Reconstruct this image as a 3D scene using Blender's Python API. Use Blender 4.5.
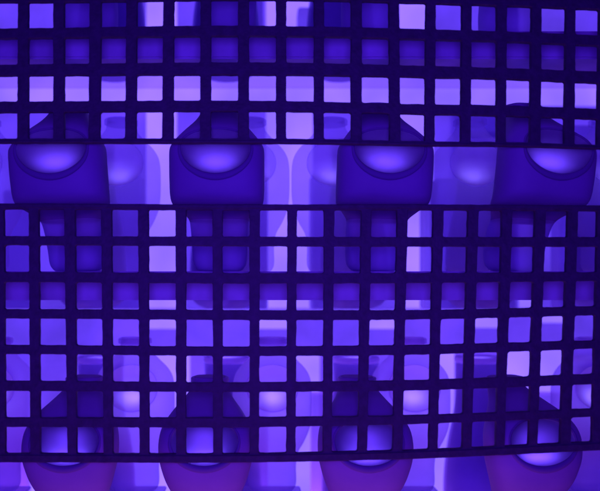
import bpy, bmesh, math, random
from mathutils import Vector, Matrix, noise as mnoise
for o in list(bpy.data.objects): bpy.data.objects.remove(o)
S = bpy.context.scene; C = S.collection
random.seed(11)

# ------------------------------------------------------------------ camera
D = 0.70                       # camera to the front face of the grids (metres)
VX, VY = 258.0, 289.0          # eye point on the grid plane, in millimetres from its top left
cam = bpy.data.cameras.new('camera'); co = bpy.data.objects.new('camera', cam); C.objects.link(co)
co.location = (0, -D, 0); co.rotation_euler = (math.radians(90), 0, 0)
cam.sensor_width = 36; cam.lens = 36*D/0.600
cam.shift_x = (300-VX)/600; cam.shift_y = (VY-245.5)/600
cam.clip_start = .01; cam.clip_end = 50
cam.dof.use_dof = True; cam.dof.focus_distance = D+.055; cam.dof.aperture_fstop = 2.9
S.camera = co
S.render.resolution_x = 1024; S.render.resolution_y = 838
S.view_settings.view_transform = 'Standard'; S.view_settings.look = 'None'
S.view_settings.exposure = 0; S.view_settings.gamma = 1

# ------------------------------------------------------------------ light
VIOLET = (.125, .030, 1.0)
w = bpy.data.worlds.new('World'); S.world = w; w.use_nodes = True
w.node_tree.nodes['Background'].inputs[0].default_value = (.10, .006, 1, 1)
w.node_tree.nodes['Background'].inputs[1].default_value = .34

def area(name, loc, rot, sx, sy, power, col):
    l = bpy.data.lights.new(name, 'AREA'); l.shape = 'RECTANGLE'; l.size = sx; l.size_y = sy
    l.energy = power; l.color = col
    o = bpy.data.objects.new(name, l); C.objects.link(o)
    o.location = loc; o.rotation_euler = [math.radians(a) for a in rot]
    return o
# strip lights added to brighten the hollows, hidden behind a grid bar
area('strip_lamp', (.03, .020, .190), (12, 0, 0), .80, .005, .06, VIOLET)
area('strip_lamp', (.03, .020, -.062), (12, 0, 0), .80, .005, .06, (.16, .05, 1))
# soft violet light round the camera, falling through the grid
area('front_lamp', (0, -.72, .02), (90, 0, 0), .18, .18, 6.6, VIOLET)
# rosy light from below the frame
area('low_lamp', (.02, -.10, -.50), (150, 0, 0), .70, .10, 1.25, (.70, .17, .80))
area('rear_low_lamp', (.04, .33, -.37), (152, 0, 0), .9, .06, 3.6, (.62, .20, .95))  # second rosy light, added to tint the boards at the back

def s_at(Y): return D/(D+Y)
def at(px, py, Y): k = 1/s_at(Y); return Vector(((px-VX)*k/1000, Y, (VY-py)*k/1000))

# ------------------------------------------------------------------ materials
def mat(name, col, rough=.6, transl=0., clear=0., tint=(.7, .55, 1), bump=.0, bscale=60, mottling=.12, mscale=14, spec=.3):
    m = bpy.data.materials.new(name); m.use_nodes = True
    nt = m.node_tree; n = nt.nodes; L = nt.links
    out = n['Material Output']; p = n['Principled BSDF']
    p.inputs['Roughness'].default_value = rough
    p.inputs['Specular IOR Level'].default_value = spec
    tc = n.new('ShaderNodeTexCoord')
    nz = n.new('ShaderNodeTexNoise'); nz.inputs['Scale'].default_value = mscale; nz.inputs['Detail'].default_value = 5
    L.new(tc.outputs['Object'], nz.inputs['Vector'])
    mr = n.new('ShaderNodeMapRange'); mr.inputs[1].default_value = .3; mr.inputs[2].default_value = .7
    mr.inputs[3].default_value = 1-mottling; mr.inputs[4].default_value = 1+mottling
    L.new(nz.outputs['Fac'], mr.inputs[0])
    mx = n.new('ShaderNodeVectorMath'); mx.operation = 'SCALE'; mx.inputs[0].default_value = col
    L.new(mr.outputs[0], mx.inputs['Scale']); L.new(mx.outputs[0], p.inputs['Base Color'])
    if bump:
        b = n.new('ShaderNodeBump'); b.inputs['Strength'].default_value = bump; b.inputs['Distance'].default_value = .001
        nb = n.new('ShaderNodeTexNoise'); nb.inputs['Scale'].default_value = bscale; nb.inputs['Detail'].default_value = 6
        L.new(tc.outputs['Object'], nb.inputs['Vector']); L.new(nb.outputs['Fac'], b.inputs['Height'])
        L.new(b.outputs[0], p.inputs['Normal'])
    last = p.outputs[0]
    if transl:
        t = n.new('ShaderNodeBsdfTranslucent'); L.new(mx.outputs[0], t.inputs['Color'])
        a = n.new('ShaderNodeMixShader'); a.inputs[0].default_value = transl
        L.new(last, a.inputs[1]); L.new(t.outputs[0], a.inputs[2]); last = a.outputs[0]
    if clear:
        t = n.new('ShaderNodeBsdfTransparent'); t.inputs['Color'].default_value = (*tint, 1)
        a = n.new('ShaderNodeMixShader'); a.inputs[0].default_value = clear
        L.new(last, a.inputs[1]); L.new(t.outputs[0], a.inputs[2]); last = a.outputs[0]
    L.new(last, out.inputs['Surface'])
    return m
def glow(name, col, strength):
    m = bpy.data.materials.new(name); m.use_nodes = True
    nt = m.node_tree; n = nt.nodes; L = nt.links
    n.remove(n['Principled BSDF'])
    e = n.new('ShaderNodeEmission'); e.inputs[0].default_value = (*col, 1)
    tc = n.new('ShaderNodeTexCoord'); nz = n.new('ShaderNodeTexNoise'); nz.inputs['Scale'].default_value = 5
    nz.inputs['Detail'].default_value = 3; L.new(tc.outputs['Object'], nz.inputs['Vector'])
    mr = n.new('ShaderNodeMapRange'); mr.inputs[1].default_value = .3; mr.inputs[2].default_value = .7
    mr.inputs[3].default_value = strength*.68; mr.inputs[4].default_value = strength*1.32
    L.new(nz.outputs['Fac'], mr.inputs[0]); L.new(mr.outputs[0], e.inputs[1])
    L.new(e.outputs[0], n['Material Output'].inputs['Surface'])
    return m
M_GRID = mat('dark_grid_plastic', (.028, .010, .042), .65, bump=.6, bscale=300, mottling=.25, mscale=120)
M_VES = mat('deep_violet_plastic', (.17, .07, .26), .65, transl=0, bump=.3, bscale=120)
M_FOOT = mat('violet_foot_plastic', (.50, .34, .70), .5, transl=.45, clear=.34, tint=(.75, .6, .97))  # paler and clearer, to put in the brighter light around the feet
M_HOL = mat('pale_hollow_plastic', (.62, .50, .75), .5, transl=.75, bump=.15, bscale=90)  # paler than the body, puts the scoop's glow into the colour
M_COL = mat('dark_collar_plastic', (.22, .10, .34), .5)
M_MID = mat('milky_violet_plastic', (.70, .58, .85), .6, transl=.6, clear=.60, tint=(.84, .77, .98), bump=.2)
M_MIDF = mat('faint_milky_plastic', (.74, .64, .86), .6, transl=.6, clear=.74, tint=(.90, .85, .99), bump=.2)
M_LIP = mat('dark_lip_plastic', (.105, .042, .175), .75)  # darker than the body: shade below the hollow put into the lip
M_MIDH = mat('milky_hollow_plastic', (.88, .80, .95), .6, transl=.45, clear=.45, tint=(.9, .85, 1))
M_CAR = mat('smoky_violet_plastic', (.42, .32, .58), .4, transl=.35, clear=.48, tint=(.72, .62, .96))
M_DIM = mat('frosted_board', (.55, .42, .75), .4, transl=.6, clear=.5, tint=(.80, .73, .95), mottling=.45, mscale=8)
M_BLK = mat('frosted_acrylic', (.58, .48, .74), .5, transl=.5, clear=.50, tint=(.80, .73, .97))
M_SHELF = mat('frosted_shelf', (.85, .80, .92), .5, transl=.4, mottling=.2, mscale=9)
M_RAIL = mat('shelf_rail_plastic', (.36, .24, .50), .6, transl=.05, mottling=.2, mscale=20)
M_RIM = mat('pale_rim_plastic', (.9, .85, .97), .5, transl=.55)  # near white, to put the lit inside of the carafe into the rim
M_CLEAR = mat('clear_shelf_acrylic', (.6, .5, .8), .3, clear=.84, tint=(.95, .92, 1))
M_GLOW = glow('lit_diffuser', (.205, .110, 1.0), 1.72)
M_BASE = mat('dark_base', (.2, .12, .3), .6)

# ------------------------------------------------------------------ object helpers
def link(name, me, m, parent=None):
    o = bpy.data.objects.new(name, me); C.objects.link(o)
    if m: me.materials.clear(); me.materials.append(m)
    if parent: o.parent = parent
    return o
def obj(name, bm, m, parent=None, sharp=35):
    me = bpy.data.meshes.new(name); bmesh.ops.recalc_face_normals(bm, faces=bm.faces)
    bm.to_mesh(me); bm.free()
    for p in me.polygons: p.use_smooth = True
    me.set_sharp_from_angle(angle=math.radians(sharp))
    return link(name, me, m, parent)
def tag(o, label=None, cat=None, group=None, kind=None):
    for k, v in (('label', label), ('category', cat), ('group', group), ('kind', kind)):
        if v: o[k] = v
    return o
def empty(name, loc=(0, 0, 0)):
    o = bpy.data.objects.new(name, None); C.objects.link(o); o.location = loc; o.empty_display_size = .02; return o
def copy_tree(o, parent=None):
    c = o.copy(); C.objects.link(c); c.parent = parent
    for ch in [x for x in bpy.data.objects if x.parent == o]: copy_tree(ch, c)
    return c
def box_bm(x0, x1, y0, y1, z0, z1, bev=.002, bm=None, seg=2):
    bm = bm or bmesh.new()
    r = bmesh.ops.create_cube(bm, size=1, matrix=Matrix.Translation(((x0+x1)/2, (y0+y1)/2, (z0+z1)/2)) @ Matrix.Diagonal((x1-x0, y1-y0, z1-z0, 1)))
    if bev:
        es = list({e for v in r['verts'] for e in v.link_edges})
        bmesh.ops.bevel(bm, geom=es, offset=bev, segments=seg, affect='EDGES')
    return bm
def interp(xs, ys, x):
    if x <= xs[0]: i = 0
    elif x >= xs[-1]: i = len(xs)-2
    else:
        i = 0
        while x > xs[i+1]: i += 1
    t = (x-xs[i])/(xs[i+1]-xs[i])
    return ys[i]+t*(ys[i+1]-ys[i])
def smooth(xs, ys, x):                       # Catmull-Rom through the points
    if x <= xs[0]: return ys[0]
    if x >= xs[-1]: return ys[-1]
    i = 0
    while x > xs[i+1]: i += 1
    t = (x-xs[i])/(xs[i+1]-xs[i]); h = xs[i+1]-xs[i]
    def sl(j):
        if j <= 0: return (ys[1]-ys[0])/(xs[1]-xs[0])
        if j >= len(xs)-1: return (ys[-1]-ys[-2])/(xs[-1]-xs[-2])
        return (ys[j+1]-ys[j-1])/(xs[j+1]-xs[j-1])
    a, b = sl(i)*h, sl(i+1)*h
    t2, t3 = t*t, t*t*t
    return (2*t3-3*t2+1)*ys[i]+(t3-2*t2+t)*a+(-2*t3+3*t2)*ys[i+1]+(t3-t2)*b

# ------------------------------------------------------------------ the surroundings
base = box_bm(-1.1, 1.1, -.02, .60, -.60, -.56, .004)
tag(obj('floor', base, M_BASE), kind='structure')
bk = empty('backlight', (0, .46, 0))
tag(bk, 'glowing violet backlight that fills the gaps behind every row', 'light panel')
obj('diffuser', box_bm(-1.0, 1.0, 0, .004, -.557, .62, .001), M_GLOW, bk)
obj('housing', box_bm(-1.02, 1.02, .006, .04, -.557, .64, .003), M_BASE, bk)

# ------------------------------------------------------------------ grids
def make_grid(name, rows_top, rows_bot, knots, cols_a, cols_b, ya, yb, outer_top, outer_bot, label):
    """rows_*: per row, edge heights at the knots; cols_*: (left, right) of each opening at heights ya and yb"""
    TH = .006
    NR, NC = len(rows_top), len(cols_a)
    root = empty(name, ((300-VX)/1000, 0, (VY-(rows_top[0][0]+rows_bot[-1][0])/2)/1000))
    off = Vector(root.location)
    def Y_(arr, x): return smooth(knots, arr, x)
    def X_(pair, i, y): return cols_a[i][pair]+(cols_b[i][pair]-cols_a[i][pair])*(y-ya)/(yb-ya)
    def vline(i, y):      # centre line between opening i-1 and i
        if i == 0: return X_(0, 0, y)-5.2
        if i == NC: return X_(1, NC-1, y)+5.2
        return (X_(1, i-1, y)+X_(0, i, y))/2
    def hline(j, x):
        if j == 0: return Y_(rows_top[0], x)-outer_top
        if j == NR: return Y_(rows_bot[-1], x)+outer_bot
        return (Y_(rows_bot[j-1], x)+Y_(rows_top[j], x))/2
    K = 6
    bm = bmesh.new()
    def v3(x, y, Y): return bm.verts.new(Vector(((x-VX)/1000, Y, (VY-y)/1000))-off)
    def jit(x, y, k): return mnoise.noise(Vector((x*.11, y*.11, k)))*.75+mnoise.noise(Vector((x*.45, y*.45, k+9)))*.35
    for j in range(NR):
        for i in range(NC):
            yc = (Y_(rows_top[j], 0)+Y_(rows_bot[j], 0))/2
            oc = []
            for (a, b) in ((i, j), (i+1, j), (i+1, j+1), (i, j+1)):
                y = yc
                for _ in range(4): x = vline(a, y); y = hline(b, x)
                oc.append((x, y))
            ic = []
            for (p, q) in ((0, 0), (1, 0), (1, 1), (0, 1)):
                y = yc
                for _ in range(4): x = X_(p, i, y); y = Y_((rows_top if q == 0 else rows_bot)[j], x)
                ic.append((x, y))
            outer, inner = [], []
            cx = sum(p[0] for p in ic)/4; cy = sum(p[1] for p in ic)/4
            R = .9+random.random()*1.0
            for s in range(4):
                a, b = oc[s], oc[(s+1) % 4]; c, d = ic[s], ic[(s+1) % 4]
                for k in range(K):
                    t = k/K
                    outer.append((a[0]+(b[0]-a[0])*t, a[1]+(b[1]-a[1])*t))
                    if k == 0:
                        ux, uy = cx-c[0], cy-c[1]; l = math.hypot(ux, uy)
                        x, y = c[0]+ux/l*R*.42, c[1]+uy/l*R*.42
                    else:
                        L = math.hypot(d[0]-c[0], d[1]-c[1])
                        tt = R/L if k == 1 else (1-R/L if k == K-1 else R/L+(1-2*R/L)*(k-1)/(K-2))
                        x, y = c[0]+(d[0]-c[0])*tt, c[1]+(d[1]-c[1])*tt
                    inner.append((x+jit(x, y, 1)*.55, y+jit(x, y, 5)*.55))
            N = len(outer)
            def ring(pts, Y, grow=0):
                r = []
                for x, y in pts:
                    ux, uy = x-cx, y-cy; l = math.hypot(ux, uy)
                    r.append(v3(x+ux/l*grow, y+uy/l*grow, Y))
                return r
            of = ring(outer, 0); i0 = ring(inner, 0, .55); i1 = ring(inner, .0007); i2 = ring(inner, TH-.0007); i3 = ring(inner, TH, .5)
            ob = ring(outer, TH)
            seq = [of, i0, i1, i2, i3, ob]
            for A, B in zip(seq, seq[1:]):
                for k in range(N):
                    bm.faces.new((A[k], A[(k+1) % N], B[(k+1) % N], B[k]))
    bmesh.ops.remove_doubles(bm, verts=bm.verts, dist=.00006)
    obj('lattice', bm, M_GRID, root, 40)
    # thick rails that close the panel along its upper and lower edges
    def rail(j, h, up):
        b = bmesh.new(); x0 = vline(0, hline(j, 0)); x1 = vline(NC, hline(j, 600)); n = 90; prev = None
        for k in range(n+1):
            x = x0+(x1-x0)*k/n; y = hline(j, x)
            ya_, yb_ = (y-h(x), y+.3) if up else (y-.3, y+h(x))
            ya_ += jit(x, ya_, 3)*.4; yb_ += jit(x, yb_, 4)*.4
            e = .8
            pts = [(ya_+e, -.0006), (ya_, .0004), (ya_, TH-.0002), (ya_+e, TH+.0006), (yb_-e, TH+.0006), (yb_, TH-.0002), (yb_, .0004), (yb_-e, -.0006)]
            cur = [b.verts.new(Vector(((x-VX)/1000, Y, (VY-q)/1000))-off) for q, Y in pts]
            if prev:
                for m in range(8): b.faces.new((prev[m], prev[(m+1) % 8], cur[(m+1) % 8], cur[m]))
            else: b.faces.new(cur)
            prev = cur
        b.faces.new(prev)
        obj('edge_rail', b, M_GRID, root, 40)
    return root, rail, tag(root, label, 'grid')

kn = [-30, 60, 200, 300, 420, 510, 600]
def pl(a): return a
T_top = [[-36.5, -36.5, -37.5, -37.5, -34.5, -31.5, -28], [1.5, 1.5, -.5, -.5, 2.5, 5.5, 9], [38.8, 37.6, 36, 36, 39, 41.5, 45.5], [75.8, 75, 74.5, 74.8, 77, 79, 83], [112.5, 112, 111, 111.4, 114, 116, 119]]
T_bot = [[-9.5, -9.5, -11, -11, -8, -5, -1], [28.5, 27.5, 25.5, 26, 28.7, 31.5, 35], [65, 63.8, 62.3, 62.6, 65.5, 68, 71.3], [101.5, 101, 100.3, 101, 104, 105.5, 108.8], [138.6, 138.4, 138.4, 138.6, 141, 142, 144.8]]
ca = [(-45, -19), (-8, 17.6), (28, 53), (64, 89.3), (101, 126), (137, 163), (174, 200.4), (211, 238), (249, 276), (286.3, 314), (324, 351), (362, 389), (399.3, 426), (436, 462), (472, 497), (507.3, 532), (542, 566.5), (576, 600), (610, 633)]
cb = [(-46, -20), (-9, 17), (28, 53), (64, 88.3), (100, 125), (136.2, 162), (173.4, 200), (211, 238), (249, 276), (286.3, 314), (324, 351), (362, 389.6), (400.5, 425), (435, 461), (471, 497), (506.3, 530.3), (541, 565), (575, 598), (608, 631)]
g1, rail1, _ = make_grid('grid_panel', T_top, T_bot, kn, ca, cb, 15, 125, 5, 1.8,
    'dark violet plastic grid of square openings above the row of fully visible scooped vessels')
rail1(5, lambda x: 2.6+.5*math.sin(x/150), False)

def row(l, m, r, e):   # heights at x = 20, 220, 420, 590
    xs = [20, 220, 420, 590]; ys = [l, m, r, e]
    return [smooth(xs, ys, min(max(k, 20), 590)) if 20 <= k <= 590 else (l if k < 20 else e+(e-r)/170*(k-590)) for k in kn]
B_top = [row(209, 210, 210, 211), row(245, 246, 246.5, 246.7), row(282, 283.5, 283, 281), row(318.5, 320, 319.5, 315.5), row(354, 356, 354.7, 348.7), row(391, 392, 390.5, 384.3), row(427, 427.6, 424, 417)]
B_bot = [row(236, 236.5, 237, 237), row(272, 273, 273, 272), row(309, 310, 310, 306.3), row(345, 346.8, 345, 340.5), row(381, 382.7, 380.3, 374.3), row(418, 417.8, 415.5, 409), row(453.6, 454, 450, 442)]
ca = [(-33, -7), (3.5, 28.5), (38.5, 64), (75, 101), (111.5, 138), (148.5, 175.5), (186, 212.5), (222.5, 249.5), (260, 287.5), (297, 324), (334.5, 361), (371.5, 397), (407.8, 433), (443.6, 468), (478.6, 502), (512.5, 535.3), (546, 568), (578.3, 598), (608, 630)]
cb = [(-31, -5), (5, 30), (40, 67), (76.5, 103.3), (112.6, 139.5), (149, 176), (186, 213), (222.5, 249.5), (259, 286.3), (295.7, 323), (331.7, 358), (367.5, 393), (402.7, 429), (438, 462.5), (472, 496), (505, 529), (538, 560.7), (571, 592.5), (602, 624)]
g2, rail2, _ = make_grid('grid_panel', B_top, B_bot, kn, ca, cb, 222, 440, 1.5, 1.5,
    'dark violet plastic grid of square openings below the row of fully visible scooped vessels')
rail2(0, lambda x: 4.2, True); rail2(7, lambda x: 7.3, False)

# ------------------------------------------------------------------ lathe-like vessels
def ring_solid(rings, seg=72, sub=70, power=2.0):
    """rings: (z, half width, half depth, centre y) from top to bottom, closed at both ends"""
    L = [0]
    for a, b in zip(rings, rings[1:]): L.append(L[-1]+math.hypot(a[0]-b[0], a[1]-b[1])+.0006)
    bm = bmesh.new(); prev = None
    for k in range(sub+1):
        t = L[-1]*k/sub
        z, w, d, y = [smooth(L, [r[q] for r in rings], t) for q in range(4)]
        w = max(w, .0015); d = max(d, .0015)
        cur = []
        for s in range(seg):
            a = 2*math.pi*s/seg; c, n = math.cos(a), math.sin(a)
            f = (abs(c)**power+abs(n)**power)**(-1/power)
            cur.append(bm.verts.new((w*c*f, y+d*n*f, z)))
        if prev:
            for s in range(seg): bm.faces.new((prev[s], prev[(s+1) % seg], cur[(s+1) % seg], cur[s]))
        else: bm.faces.new(cur)
        prev = cur
    bm.faces.new(prev)
    bmesh.ops.recalc_face_normals(bm, faces=bm.faces)
    return bm
def scooped(bm, cen, rad, m_body, m_hollow, root, tilt=0., foot_z=None, lip=.0024, m_lip=None):
    """cut an ellipsoid out of the solid; the cut surface becomes the 'hollow' part"""
    me = bpy.data.meshes.new('tmp'); bm.to_mesh(me); bm.free()
    a = bpy.data.objects.new('tmp', me); C.objects.link(a)
    cb_ = bmesh.new(); bmesh.ops.create_uvsphere(cb_, u_segments=64, v_segments=40, radius=1)
    Mx = Matrix.Translation(cen) @ Matrix.Rotation(tilt, 4, 'X') @ Matrix.Diagonal((*rad, 1))
    cb_.transform(Mx); mc = bpy.data.meshes.new('tmpc'); cb_.to_mesh(mc); cb_.free()
    c = bpy.data.objects.new('tmpc', mc); C.objects.link(c)
    md = a.modifiers.new('b', 'BOOLEAN'); md.object = c; md.operation = 'DIFFERENCE'; md.solver = 'EXACT'
    dg = bpy.context.evaluated_depsgraph_get(); dg.update()
    res = bpy.data.meshes.new_from_object(a.evaluated_get(dg))
    bpy.data.objects.remove(a); bpy.data.objects.remove(c)
    inv = Mx.inverted(); out = []
    def kind_of(f):
        if max((inv @ v.co).length for v in f.verts) < 1.012: return True
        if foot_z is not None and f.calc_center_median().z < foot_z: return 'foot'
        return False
    for want in ((False, True) if foot_z is None else (False, True, 'foot')):
        b = bmesh.new(); b.from_mesh(res)
        bad = [f for f in b.faces if kind_of(f) != want]
        bmesh.ops.delete(b, geom=bad, context='FACES')
        nm = {False: 'body', True: 'hollow', 'foot': 'foot'}[want]; m2 = bpy.data.meshes.new(nm); b.to_mesh(m2); b.free()
        for p in m2.polygons: p.use_smooth = True
        m2.set_sharp_from_angle(angle=math.radians(40))
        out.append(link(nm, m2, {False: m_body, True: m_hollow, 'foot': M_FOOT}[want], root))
    # the raised lip round the hollow's edge, thicker below to imitate the shade there
    b = bmesh.new(); b.from_mesh(out[1].data)
    c0 = Vector(cen); pts = {}
    for e in b.edges:
        if e.is_boundary:
            for v in e.verts:
                d = v.co-c0; pts[round(math.atan2(d.z/rad[2], d.x/rad[0])*40)] = v.co.copy()
    b.free()
    ks = sorted(pts); P = [pts[k] for k in ks]; n = len(P)
    for _ in range(3): P = [(P[i-1]+P[i]*2+P[(i+1) % n])/4 for i in range(n)]
    b = bmesh.new(); rs = []
    for i, p in enumerate(P):
        t = (P[(i+1) % n]-P[i-1]).normalized()
        o_ = Vector((p.x-c0.x, 0, p.z-c0.z)).normalized(); low_ = max(0, -o_.z)
        R = lip*(.45+.85*low_); q = p+o_*R*.75+Vector((0, .0004, 0))
        f = Vector((0, -1, 0)); f = (f-t*f.dot(t)).normalized(); g = t.cross(f)
        rs.append([b.verts.new(q+f*(R*.62*math.cos(a))+g*(R*math.sin(a))) for a in [math.pi*2*k/10 for k in range(10)]])
    for i in range(n):
        A, B = rs[i], rs[(i+1) % n]
        for k in range(10): b.faces.new((A[k], A[(k+1) % 10], B[(k+1) % 10], B[k]))
    obj('lip', b, m_lip, root, 60)
    return out
def fill_light(root, loc, power, col=(.15, .055, 1), wide=.026, tilt=115):
    l = bpy.data.lights.new('led', 'AREA'); l.shape = 'RECTANGLE'; l.size = wide; l.size_y = .005
    l.energy = power; l.color = col
    o = bpy.data.objects.new('led', l); C.objects.link(o); o.location = loc; o.parent = root
    o.rotation_euler = (math.radians(-tilt), 0, 0)      # towards the front, a little upwards
def rings_px(prof, foot_py, Yax):
    """(py, half width px, Y, depth ratio) -> local metres about the foot"""
    z0 = (VY-foot_py)/s_at(Yax)/1000; r = []
    for py, hw, Y, q in prof:
        k = 1/s_at(Y)/1000
        r.append(((VY-py)*k-z0, hw*k, hw*k*q, Y-Yax))
    return r
def collar(bm, z, r, h, y, t=.0025, seg=48):
    pr = [(r, z-h), (r+t, z-h+.001), (r+t, z-.0006), (r+t*.4, z+.0006), (r-t*.9, z), (r-t, z-h+.002)]
    rs = [[bm.verts.new((p[0]*math.cos(2*math.pi*s/seg), y+p[0]*.9*math.sin(2*math.pi*s/seg), p[1])) for s in range(seg)] for p in pr]
    for A, B in zip(rs, rs[1:]+rs[:1]):
        for s in range(seg): bm.faces.new((A[s], A[(s+1) % seg], B[(s+1) % seg], B[s]))
    return bm

AX = .100
PA = [(106, 15, .10, .9), (108, 16.5, .10, .9), (112, 18, .098, .9), (117, 20, .09, .85), (123, 24, .078, .8), (132, 33, .060, .72), (140, 40.5, .048, .66), (146, 45, .043, .62),
      (151, 47, .041, .62), (165, 47.3, .041, .62), (182, 47.2, .043, .62), (198, 46.5, .047, .62), (205, 44.5, .054, .62), (212, 37, .068, .7), (220, 30, .082, .8), (230, 28.5, .092, .85), (250, 27.5, .1, .85), (264, 26, .1, .85), (270, 22, .1, .85), (271.5, 17, .1, .85)]
PB = [(376, 15, .10, .9), (378, 16.5, .10, .9), (385, 17, .097, .9), (391, 20, .088, .85), (400, 26, .072, .8), (410, 34, .058, .7), (420, 40.5, .048, .65), (430, 45, .043, .62),
      (443, 47, .040, .6), (456, 46.5, .040, .6), (466, 44.5, .041, .6), (480, 40, .045, .62), (493, 33.5, .055, .7), (503, 28, .07, .8), (515, 26, .088, .85), (540, 27, .1, .85), (556, 26, .1, .85), (563, 20, .1, .85)]
def make_vessel(prof, foot, hol_py, hol_r, inner_fill, fill_y, fill_z):
    root = empty('scooped_vessel')
    r = rings_px(prof, foot, AX)
    z0 = (VY-foot)/s_at(AX)/1000
    k = 1/s_at(.02)/1000
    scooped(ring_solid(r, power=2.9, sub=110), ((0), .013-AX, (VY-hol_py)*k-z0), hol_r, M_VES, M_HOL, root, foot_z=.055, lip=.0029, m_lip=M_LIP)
    obj('collar', collar(bmesh.new(), r[1][0]+.001, r[1][1]+.0005, .006, 0), M_COL, root)
    fill_light(root, (0, fill_y-AX, (VY-hol_py)*k-z0+fill_z), inner_fill, (.16, .075, 1), .040, 125)
    return root
vA = make_vessel(PA, 271.5, 147, (.0365, .022, .0290), .0115, .047, -.0200)
vB = make_vessel(PB, 563, 440, (.0350, .024, .0255), .013, .036, -.0275)
fill_light(vB, (0, .056-AX, (VY-440)/s_at(.02)/1000-(VY-563)/s_at(AX)/1000-.004), .007, (.15, .06, 1), .030, 90)  # second light, added to even out the glow in the lower hollows
def put(o, px, py, Y, label, group, first):
    if not first: o = copy_tree(o)
    o.location = at(px, py, Y); tag(o, label, o.get('category') or 'vessel', group)
    return o
GV = 'dark scooped vessels nearest the grids'
# px of the body's lobe -> px of the axis (same x in space, further back)
def ax(px, Y=.04): return VX+(px-VX)*s_at(AX)/s_at(Y)
names = ['leftmost', 'second from left', 'third from left', 'rightmost']
look = ['with its hollow turned towards the middle', 'with its hollow facing straight out', 'with its hollow facing straight out', 'with its hollow seen askew']
tag(vA, cat='vessel'); tag(vB, cat='vessel')
for i, px in enumerate((64, 217, 382, 533)):
    o = put(vA, ax(px), 271.5, AX, 'dark violet vessel in the open gap between the two grids, %s' % names[i], GV, i == 0)
    o.rotation_euler = (0, math.radians((-3, 0, 1.5, 3.5)[i]), math.radians((0, 0, 0, 7)[i]))
for i, px in enumerate((71, 206, 365, 531)):
    put(vB, ax(px), 563, AX, 'dark vessel sticking out below the lower grid, rosy underneath, %s' % names[i], GV, i == 0).rotation_euler = (0, math.radians((0, 0, 0, -2)[i]), math.radians((0, 0, 0, 6)[i]))
for i, px in enumerate((76, 226, 378, 528)):
    put(vA, ax(px), 40, AX, 'dark vessel at the top edge of the photo behind the upper grid, %s' % names[i], GV, False).rotation_euler = (0, 0, 0)

# ------------------------------------------------------------------ shelves
def shelf(py, thick_px, y0, y1, label, cat='shelf', clear=False):
    z = (VY-py)/s_at(AX)/1000; h = thick_px/s_at(AX)/1000
    root = empty('shelf', (.04, y0, z-h)); tag(root, label, cat, None)
    obj('front_rail', box_bm(-.62, .62, 0, .060, 0, h-.0004, .002), M_RAIL, root)
    obj('board', box_bm(-.62, .62, .061, y1-y0, h-.0045, h-.0004, .001), M_CLEAR, root)
    return root
shelf(41.2, 27, .066, .215, 'long shelf with a dark front edge behind the upper grid')
shelf(271.7, 28, .066, .215, 'long shelf with a dark front edge behind the lower grid, under the fully visible vessels')
shelf(563.2, 28, .066, .215, 'lowest shelf, below the bottom edge of the photo')

# ------------------------------------------------------------------ second layer: milky vessels standing between the dark ones
Y2 = .160
k2 = s_at(Y2)/s_at(.04)
def PC(top):
    P = [(0, 13), (2, 14), (9, 14.5), (14, 17), (22, 24), (30, 32), (38, 37), (47, 39), (62, 39.5), (80, 39), (92, 37), (104, 32), (115, 26), (128, 24), (146, 24), (152, 21), (154, 16)]
    return [(top+d, w, Y2, .62) for d, w in P]
def make_milky(top, mb, inner_fill):
    root = empty('milky_vessel'); foot = top+154
    r = rings_px(PC(top), foot, Y2); z0 = (VY-foot)/s_at(Y2)/1000
    kk = 1/s_at(Y2)/1000
    scooped(ring_solid(r, power=2.3), (0, -.034, (VY-(top+47))*kk-z0), (.033, .028, .029), mb, M_MIDH, root, lip=.0006, m_lip=mb)
    obj('collar', collar(bmesh.new(), r[1][0]+.001, r[1][1]+.0005, .007, 0), mb, root)
    fill_light(root, (0, .006, (VY-(top+47))*kk-z0-.024), inner_fill, (.24, .17, 1), .030)
    tag(root, cat='vessel'); return root
mA = make_milky(105, M_MIDF, .014); mB = make_milky(105, M_MID, .030)
GM = 'milky vessels standing between the dark ones'
zs = (VY-271.7)/s_at(AX)*s_at(Y2); fy = VY-zs
mid = [(-16, 'at the left edge of the photo'), (121, 'between the first and second dark vessels'), (250, 'just right of the second dark vessel'), (331, 'just left of the third dark vessel'), (470, 'between the third and fourth dark vessels'), (606, 'at the right edge of the photo')]
for i, (px, wh) in enumerate(mid):
    put(mA, px, fy, Y2, 'milky vessel in the open gap, %s' % wh, GM, i == 0)
low = [(-4, 'at the left edge'), (135, 'between the first and second dark vessels'), (272, 'between the second and third dark vessels'), (410, 'just right of the third dark vessel'), (592, 'at the right edge')]
zl = (VY-563.2)/s_at(AX)*s_at(Y2)
# a taller stand carries the lower milky vessels
def make_stand(h):
    root = empty('stand')
    obj('top_plate', box_bm(-.036, .036, -.024, .024, h-.004, h-.0004, .0012), M_BLK, root)
    b = box_bm(-.012, .012, -.010, .010, .0032, h-.0044, .002)
    obj('post', b, M_BLK, root); obj('foot_plate', box_bm(-.03, .03, -.024, .024, 0, .003, .001), M_BLK, root)
    tag(root, cat='stand'); return root
foot_low = 337+154
h_st = ((VY-foot_low)/s_at(Y2)-(VY-563.2)/s_at(AX))/1000
st = make_stand(h_st)
for i, (px, wh) in enumerate(low):
    put(mB, px, foot_low, Y2, 'milky vessel behind the lower grid, %s' % wh, GM, i == 0)
    p = at(px, 0, Y2); q = st if i == 0 else copy_tree(st)
    q.location = (p.x, Y2, (VY-563.2)/s_at(AX)/1000); tag(q, 'acrylic stand under the lower milky vessel %s' % wh, 'stand', 'acrylic stands')

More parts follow.
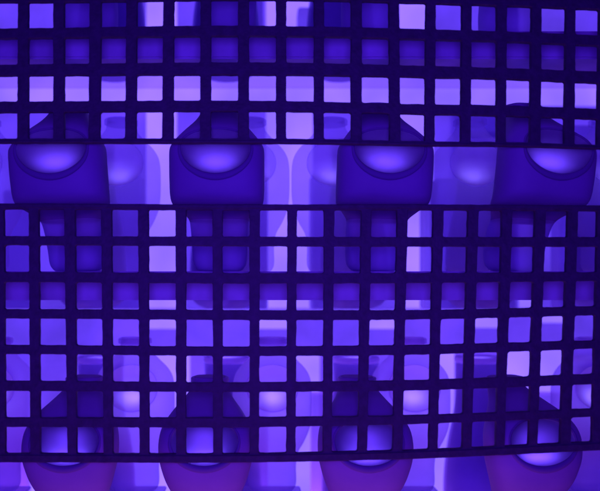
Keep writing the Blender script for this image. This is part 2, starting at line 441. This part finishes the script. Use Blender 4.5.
# ------------------------------------------------------------------ third layer: smoky carafes
Y3 = .262
def make_carafe():
    root = empty('smoky_carafe')
    P = [(0, 22.5), (4, 22.5), (30, 22), (55, 24), (80, 29), (110, 33), (140, 34), (154, 32.5), (162, 27), (166, 18)]
    kk = 1/s_at(Y3)/1000
    bm = bmesh.new(); xs = [p[0] for p in P]; ws = [p[1] for p in P]
    seg = 64; rs = []
    def ring(d, r): return [bm.verts.new((r*kk*math.cos(2*math.pi*s/seg), .85*r*kk*math.sin(2*math.pi*s/seg), (166-d)*kk)) for s in range(seg)]
    n = 44
    for k in range(n+1): d = 166*k/n; rs.append(ring(d, smooth(xs, ws, d)))
    top = ring(-.8, 21.4)
    inn = [ring(0, 20.3)]+[ring(d, smooth(xs, ws, d)-2.2) for d in (10, 30, 60, 90, 120, 145, 156)]
    seq = list(reversed(inn))+[top]+rs
    for A, B in zip(seq, seq[1:]):
        for s in range(seg): bm.faces.new((A[s], A[(s+1) % seg], B[(s+1) % seg], B[s]))
    bm.faces.new(seq[0]); bm.faces.new(seq[-1])
    obj('body', bm, M_CAR, root)
    obj('rim', collar(bmesh.new(), 166.4*kk, 22*kk, .0075, 0, .0016, 64), M_RIM, root)
    d_ = bmesh.new(); bmesh.ops.create_cone(d_, cap_ends=True, segments=48, radius1=19.8*kk, radius2=19.8*kk, depth=.0012, matrix=Matrix.Translation((0, 0, 164.6*kk)) @ Matrix.Diagonal((1, .85, 1, 1)))
    obj('lid', d_, M_RIM, root)  # disc added to make the carafe's opening show as a bright ellipse
    fill_light(root, (0, 0, 158*kk), .045, (.24, .17, 1), .030, 180)  # added light that makes the disc glow from below
    tag(root, cat='carafe'); return root
ca_ = make_carafe(); GC = 'smoky carafes in the rear row'
cn = ['leftmost', 'second from left', 'third from left', 'fourth from left', 'rightmost']
for i, px in enumerate((92, 224, 354, 480, 604)):
    put(ca_, px, 308.5, Y3, 'smoky carafe behind the top rows of the lower grid, %s' % cn[i], GC, i == 0)
for i, px in enumerate((101, 227, 356, 478, 597)):
    put(ca_, px, 357+166, Y3, 'smoky carafe whose rim shows through the lower grid, %s' % cn[i], GC, False)
for i, px in enumerate((112, 226, 340)):
    put(ca_, px, 78, Y3, 'smoky carafe above the shelf of the upper grid, %s' % cn[i], GC, False)
def rear(py, label):
    z = (VY-py)/s_at(Y3)/1000
    tag(obj('rear_shelf', box_bm(-.60, .66, .228, .30, z-.004, z-.0003, .001), M_CLEAR), label, 'shelf')
rear(78, 'thin clear rear shelf hidden behind the upper grid'); rear(308.5, 'thin clear rear shelf hidden behind the middle bars of the lower grid')
rear(523, 'thin clear rear shelf below the bottom edge of the photo')

# ------------------------------------------------------------------ rearmost layer: frosted blocks
Y4 = .34
def block(x0, x1, top, bot, label, dy=0.):
    a = at(x0, top, Y4+dy); b = at(x1, bot, Y4+dy)
    bm = box_bm(-(b.x-a.x)/2, (b.x-a.x)/2, 0, .035, 0, a.z-b.z, .0018)
    o = obj('frosted_block', bm, M_BLK); o.location = ((a.x+b.x)/2, Y4+dy, b.z)
    tag(o, label, 'block', 'frosted blocks at the back')
block(100, 141, 175, 309, 'frosted block right of the first dark vessel in the open gap')
block(228, 268, 176, 309, 'frosted block right of the second dark vessel in the open gap')
block(311, 360, 175, 309, 'frosted block left of the third dark vessel in the open gap')
block(436, 500, 178, 309, 'wide frosted block left of the fourth dark vessel in the open gap')
block(456, 497, 108, 309, 'tall frosted block behind the wide one left of the fourth dark vessel', .05)
block(3, 30, 190, 309, 'frosted block at the left edge of the photo')
block(560, 600, 125, 309, 'tall frosted block at the right edge of the photo')
for a, b, n in ((-10, 20, 'first'), (60, 105, 'second'), (228, 268, 'third'), (312, 357, 'fourth'), (540, 590, 'last')):
    block(a, b, 395, 523, 'frosted block behind the lowest grid openings, %s from left' % n if n != 'last' else 'frosted block behind the lowest grid openings, rightmost')
block(425, 437, 181, 309, 'slim frosted block just right of the third dark vessel', -.03)
block(470, 516, 131, 309, 'frosted block behind the left side of the rightmost dark vessel', .02)
block(249, 263, -20, 62, 'narrow frosted block at the top edge left of the photo middle')
block(298, 318, 7, 62, 'short frosted block at the top edge in the photo middle')
block(506, 518, -20, 62, 'narrow frosted block at the top edge right of the photo middle')
def dim_board(x0, x1, top, bot, label, Y=.40):  # added sheets that dim the backlight to patchy mid tones
    a = at(x0, top, Y); b = at(x1, bot, Y)
    o = obj('frosted_board', box_bm(-(b.x-a.x)/2, (b.x-a.x)/2, 0, .004, 0, a.z-b.z, .001), M_DIM)
    o.location = ((a.x+b.x)/2, Y, b.z); tag(o, label, 'board', 'frosted boards before the backlight')
for a, b, n in ((-70, 146, 'first'), (177, 266, 'second'), (313, 399, 'third'), (434, 519, 'fourth'), (533, 680, 'fifth')):
    dim_board(a, b, 106, 309, 'tall frosted board behind the open gap, %s from left' % n)
    dim_board(a, b, -60, 62, 'frosted board behind the top edge of the upper grid, %s from left' % n)
for a, b, n in ((-70, 30, 'first'), (36, 112, 'second'), (190, 257, 'third'), (320, 398, 'fourth'), (455, 505, 'fifth'), (570, 680, 'sixth')):
    dim_board(a, b, 350, 523, 'frosted board behind the bottom half of the lower grid, %s from left' % n)
for k, (a, b, t) in enumerate(((-70, 144, 313), (145, 178, 329), (179, 257, 313), (258, 290, 329), (291, 367, 313), (368, 400, 329), (401, 470, 313), (471, 503, 328), (504, 539, 313), (540, 566, 323), (567, 680, 313))):
    dim_board(a, b, t, 349, '%s board behind the middle of the lower grid, number %d from left' % ('low' if t > 320 else 'higher', k+1), .415)
def rear2(py, label):
    z = (VY-py)/s_at(Y4)/1000
    tag(obj('rear_shelf', box_bm(-.62, .70, .325, .43, z-.004, z-.0003, .001), M_CLEAR), label, 'shelf')
rear2(309, 'thin clear shelf at the very back behind the middle of the lower grid')
rear2(523, 'thin clear shelf at the very back below the bottom edge of the photo')

# uprights that carry the shelves and the grids at both ends, outside the frame
for sx, n in ((-1, 'left'), (1, 'right')):
    x = .04+sx*.665
    o = obj('side_panel', box_bm(x-.006, x+.006, -.006, .445, -.558, .62, .002), M_RAIL)
    tag(o, 'dark upright panel that carries the shelves, %s of the photo' % n, 'side panel')
